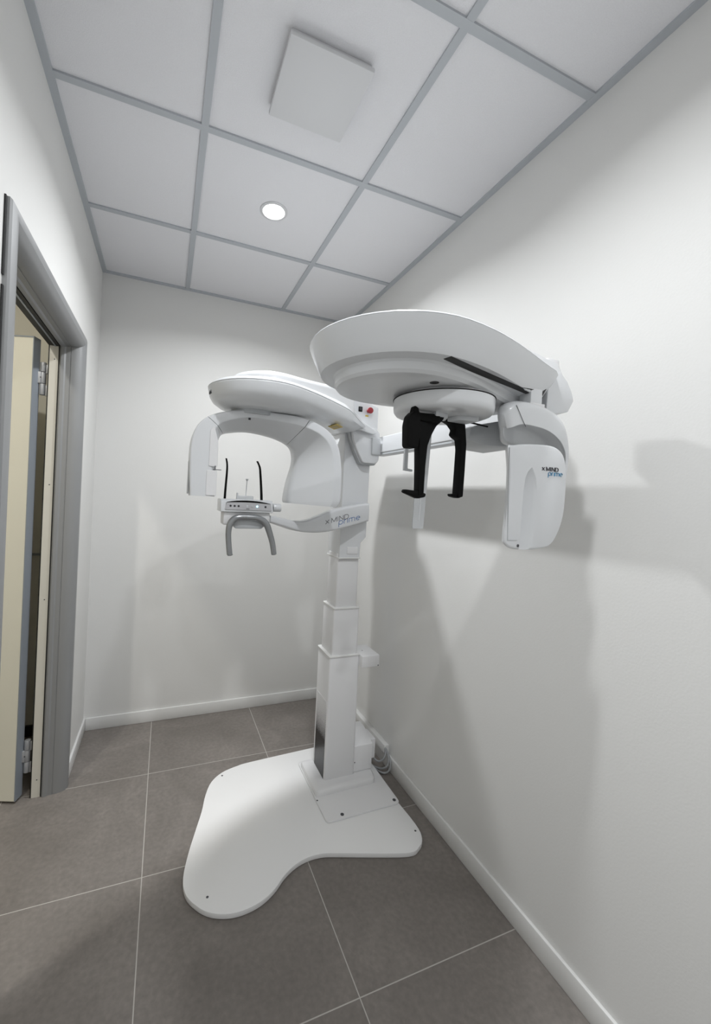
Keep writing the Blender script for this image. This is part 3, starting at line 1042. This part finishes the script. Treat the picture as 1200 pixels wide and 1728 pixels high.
# ear rods and nasion paddle
na = finish(prism(fillet([(0.474, 1.585), (0.478, 1.604), (0.489, 1.616), (0.502, 1.606), (0.506, 1.585), (0.502, 1.540), (0.498, 1.536), (0.480, 1.536), (0.476, 1.541)], 0.004, 3), 'y', 0.742, 0.768, 0.004, 3), 'nose_rest', M['blackp'], disc)
finish(prism(fillet([(0.486, 1.606), (0.492, 1.628), (0.502, 1.626), (0.505, 1.615), (0.56, 1.614), (0.56, 1.596), (0.50, 1.598)], 0.003, 2), 'y', 0.748, 0.764, 0.002, 1), 'nose_rest_arm', M['blackp'], na)
er = finish(prism(fillet([(0.508, 1.616), (0.574, 1.618), (0.572, 1.607), (0.553, 1.590), (0.541, 1.568), (0.533, 1.545), (0.530, 1.50), (0.529, 1.436), (0.516, 1.434), (0.5135, 1.50), (0.510, 1.558), (0.506, 1.59)], 0.004, 3), 'y', 0.752, 0.774, 0.004, 2), 'ear_rod', M['blackp'], disc)
finish(prism(fillet([(0.482, 1.447), (0.480, 1.440), (0.516, 1.428), (0.535, 1.432), (0.537, 1.440), (0.515, 1.445)], 0.003, 2), 'y', 0.754, 0.770, 0.003, 2), 'ear_plug', M['blackp'], er)
er2 = finish(prism(fillet([(0.600, 1.620), (0.652, 1.628), (0.662, 1.610), (0.668, 1.565), (0.667, 1.50), (0.665, 1.438), (0.652, 1.436), (0.654, 1.50), (0.655, 1.552), (0.651, 1.575), (0.640, 1.580), (0.633, 1.586), (0.637, 1.598), (0.625, 1.610)], 0.003, 3), 'y', 0.788, 0.812, 0.004, 2), 'ear_rod', M['blackp'], disc)
finish(prism(fillet([(0.634, 1.444), (0.636, 1.438), (0.655, 1.434), (0.664, 1.437), (0.664, 1.443), (0.650, 1.445)], 0.003, 2), 'y', 0.792, 0.808, 0.003, 2), 'ear_plug', M['blackp'], er2)
finish(prism(fillet([(0.583, 1.615), (0.620, 1.615), (0.6075, 1.354), (0.576, 1.354)], 0.003, 2), 'y', 0.860, 0.8635), 'measuring_ruler', M['clear'], disc)
finish(prism([(0.6005, 1.60), (0.6025, 1.60), (0.5945, 1.375), (0.5925, 1.375)], 'y', 0.8590, 0.8601), 'ruler_slot', M['white'], disc)
ch = finish(prism(fillet([(0.623, 1.585), (0.6335, 1.585), (0.6335, 1.514), (0.650, 1.512), (0.650, 1.506), (0.622, 1.508)], 0.002, 2), 'y', 0.985, 0.992), 'hanging_bracket', M['pgrey'], disc)
box('bracket_stem', M['pgrey'], disc, 0.624, 0.633, 0.90, 0.992, 1.585, 1.66, 0.002)

# ---- sensor unit on the side arm
KS = [  # outer x,z | inner x,z | y front, y back, front lip fraction
    (0.722, 1.636, 0.738, 1.592, 0.732, 0.752, 0.80),
    (0.730, 1.656, 0.746, 1.582, 0.722, 0.762, 0.72),
    (0.752, 1.668, 0.770, 1.576, 0.716, 0.785, 0.62),
    (0.795, 1.670, 0.805, 1.574, 0.714, 0.806, 0.62),
    (0.848, 1.664, 0.842, 1.570, 0.716, 0.806, 0.62),
    (0.896, 1.648, 0.874, 1.556, 0.720, 0.806, 0.60),
    (0.928, 1.618, 0.896, 1.532, 0.726, 0.804, 0.50),
    (0.945, 1.570, 0.905, 1.500, 0.732, 0.802, 0.36),
    (0.949, 1.500, 0.892, 1.450, 0.736, 0.798, 0.50),
    (0.943, 1.430, 0.878, 1.410, 0.738, 0.795, 0.95),
    (0.927, 1.372, 0.860, 1.370, 0.738, 0.790, 0.95),
    (0.904, 1.340, 0.840, 1.345, 0.738, 0.786, 0.95),
]
rings = []
nK = len(KS)
for j in range((nK - 1) * 5 + 1):
    t = j / 5
    i = min(int(t), nK - 2)
    f = t - i
    v = []
    for k in range(7):
        p0, p1, p2, p3 = KS[max(i - 1, 0)][k], KS[i][k], KS[i + 1][k], KS[min(i + 2, nK - 1)][k]
        v.append(0.5 * (2 * p1 + (p2 - p0) * f + (2 * p0 - 5 * p1 + 4 * p2 - p3) * f * f + (-p0 + 3 * p1 - 3 * p2 + p3) * f ** 3))
    o, i_ = Vector((v[0], v[1])), Vector((v[2], v[3]))
    l = (i_ - o).length
    d = (i_ - o) / l
    lip = min(0.97, v[6])
    dd = min(1.0, (v[5] - v[4]) / 0.09)
    sec = fillet([(0, v[4]), (l * lip, v[4]), (l * lip * 0.86, v[4] + 0.012 * dd), (l * lip * 0.88, v[4] + 0.052 * dd), (l, v[4] + 0.062 * dd), (l, v[5]), (0, v[5])], [0.022, 0.003, 0.004, 0.01, 0.006, 0.015, 0.03], 5)
    rings.append([(o.x + d.x * s, y, o.y + d.y * s) for s, y in sec])
sh = finish(loft(rings), 'sensor_hood', M['white'], mc, ang=45)
outl = catmull([(0.702, 1.554), (0.720, 1.560), (0.765, 1.566), (0.830, 1.569), (0.866, 1.562), (0.887, 1.543), (0.897, 1.505), (0.898, 1.45), (0.893, 1.40), (0.876, 1.358), (0.852, 1.332), (0.815, 1.324), (0.773, 1.322), (0.730, 1.325), (0.710, 1.334), (0.705, 1.350), (0.709, 1.42), (0.709, 1.50)], 4, True)
cas = prism(outl, 'y', 0.700, 0.732, 0.008, 3)
for v_ in cas.verts:
    k_ = max(0.0, (v_.co.y - 0.704) / 0.028)
    v_.co.x += k_ * 0.022 * max(0.0, min(1.0, 1 - (v_.co.x - 0.705) / 0.19)) + 0.008 * (1 - (v_.co.x - 0.705) / 0.19)
sn = finish(cas, 'sensor_cassette', M['white'], sh)
# finger grip: a wedge pressed into the cassette, steep on its left side
gr = []
for z, dpt, wd, xs in ((1.512, 0.001, 0.004, 0.782), (1.502, 0.010, 0.020, 0.772), (1.488, 0.018, 0.034, 0.765), (1.46, 0.021, 0.042, 0.7615), (1.42, 0.021, 0.043, 0.760), (1.38, 0.020, 0.041, 0.759), (1.345, 0.017, 0.036, 0.758), (1.310, 0.012, 0.028, 0.757)):
    gr.append([(xs - 0.001, 0.688, z), (xs, 0.700, z), (xs + 0.001, 0.700 + dpt * 0.8, z), (xs + 0.006, 0.700 + dpt, z), (xs + wd * 0.45, 0.700 + dpt * 0.75, z), (xs + wd * 0.8, 0.700 + dpt * 0.25, z), (xs + wd, 0.700 - 0.0005, z), (xs + wd * 1.05, 0.688, z)])
cutter = finish(loft(gr), 'cutter', M['white'], None)
sn_loc = world_loc(sh)
cutter.data.transform(Matrix.Translation(Vector((0, 0, 0))))
SNP = sn
boolean_done = False
bpy.context.view_layer.update()
boolean(sn, [cutter])
# raised flat strip along the left side of the cassette
finish(prism([(0.7125, 1.552), (0.7135, 1.552), (0.7205, 1.360), (0.7215, 1.345), (0.748, 1.345), (0.748, 1.344), (0.7200, 1.344), (0.7195, 1.360)], 'y', 0.6988, 0.7005), 'seam', M['grey'], sn, smooth=False)
cyl('screw', M['screw'], sn, (0.7525, 0.7008, 1.332), 0.0035, (0, -1, 0), 0.0015, 12)
letters('X MIND', (0.8150, 0.6992, 1.508), (1, 0, 0), (0, 0, 1), (0, -1, 0), 0.0088, 0.0011, 'lettering', M['ink'], sn, 0.3)
letters('prime', (0.8350, 0.6992, 1.4975), (1, 0, 0), (0, 0, 1), (0, -1, 0), 0.0095, 0.0010, 'lettering', mat('pale_blue_ink', (0.10, 0.32, 0.52), 0.4), sn, 0.24)
box('hanger_post', M['white'], sh, 0.800, 0.836, 0.728, 0.762, 1.655, 1.705, 0.001)
box('hanger_plate', M['white2'], sh, 0.792, 0.840, 0.722, 0.768, 1.660, 1.6695, 0.002)
finish(tube([(0.745, 0.7175, 1.655), (0.752, 0.7150, 1.640), (0.764, 0.7140, 1.620), (0.774, 0.7150, 1.608)], 0.0006, 6, 4), 'seam_line', M['ink'], sh)
# secondary collimator
cb = loft([
    [(0.727, 0.850, 1.588), (0.727, 0.850, 1.600), (0.738, 0.855, 1.622), (0.738, 0.915, 1.622), (0.727, 0.92, 1.600), (0.727, 0.92, 1.586)],
    [(0.760, 0.835, 1.576), (0.758, 0.835, 1.604), (0.762, 0.842, 1.632), (0.762, 0.92, 1.632), (0.760, 0.93, 1.604), (0.760, 0.93, 1.574)],
    [(0.850, 0.790, 1.572), (0.850, 0.790, 1.608), (0.850, 0.795, 1.652), (0.850, 0.90, 1.652), (0.850, 0.93, 1.608), (0.850, 0.93, 1.570)]])
bmesh.ops.recalc_face_normals(cb, faces=cb.faces)
bevel(cb, 0.003, 2)
finish(cb, 'collimator_box', M['pgrey'], sh)

# ================================================================== DUCT AND CABLES
duct = finish(prism(fillet([(XR - 0.032, 0.082), (XR - 0.028, 0.118), (XR, 0.118), (XR, 0.076), (XR - 0.012, 0.076)], 0.002, 2), 'y', 1.862, YB - 0.02), 'cable_duct', M['base'], None)
tag(duct, 'white cable duct along the right wall above the baseboard behind the column', 'cable duct')
paths = [
    [(1.148, 1.90, 0.100), (1.148, 1.855, 0.098), (1.146, 1.828, 0.080), (1.135, 1.815, 0.045), (1.115, 1.830, 0.022), (1.090, 1.870, 0.012), (1.062, 1.93, 0.012)],
    [(1.150, 1.90, 0.094), (1.150, 1.850, 0.090), (1.150, 1.818, 0.070), (1.142, 1.800, 0.038), (1.120, 1.805, 0.014), (1.092, 1.835, 0.011), (1.078, 1.90, 0.010)],
    [(1.146, 1.90, 0.108), (1.145, 1.865, 0.106), (1.138, 1.845, 0.088), (1.122, 1.842, 0.062), (1.102, 1.858, 0.046), (1.082, 1.885, 0.060), (1.066, 1.90, 0.095)],
]
LABC = ['grey cable looping low out of the duct end to the floor, middle of three', 'grey cable leaving the duct end, nearest to the viewer of three', 'short grey cable curving from the duct end up to the connector box']
for pth, lb_ in zip(paths, LABC):
    tag(finish(tube(pth, 0.0048, 10, 6), 'power_cable', M['cable'], None), lb_, 'cable', 'cables at the duct end')
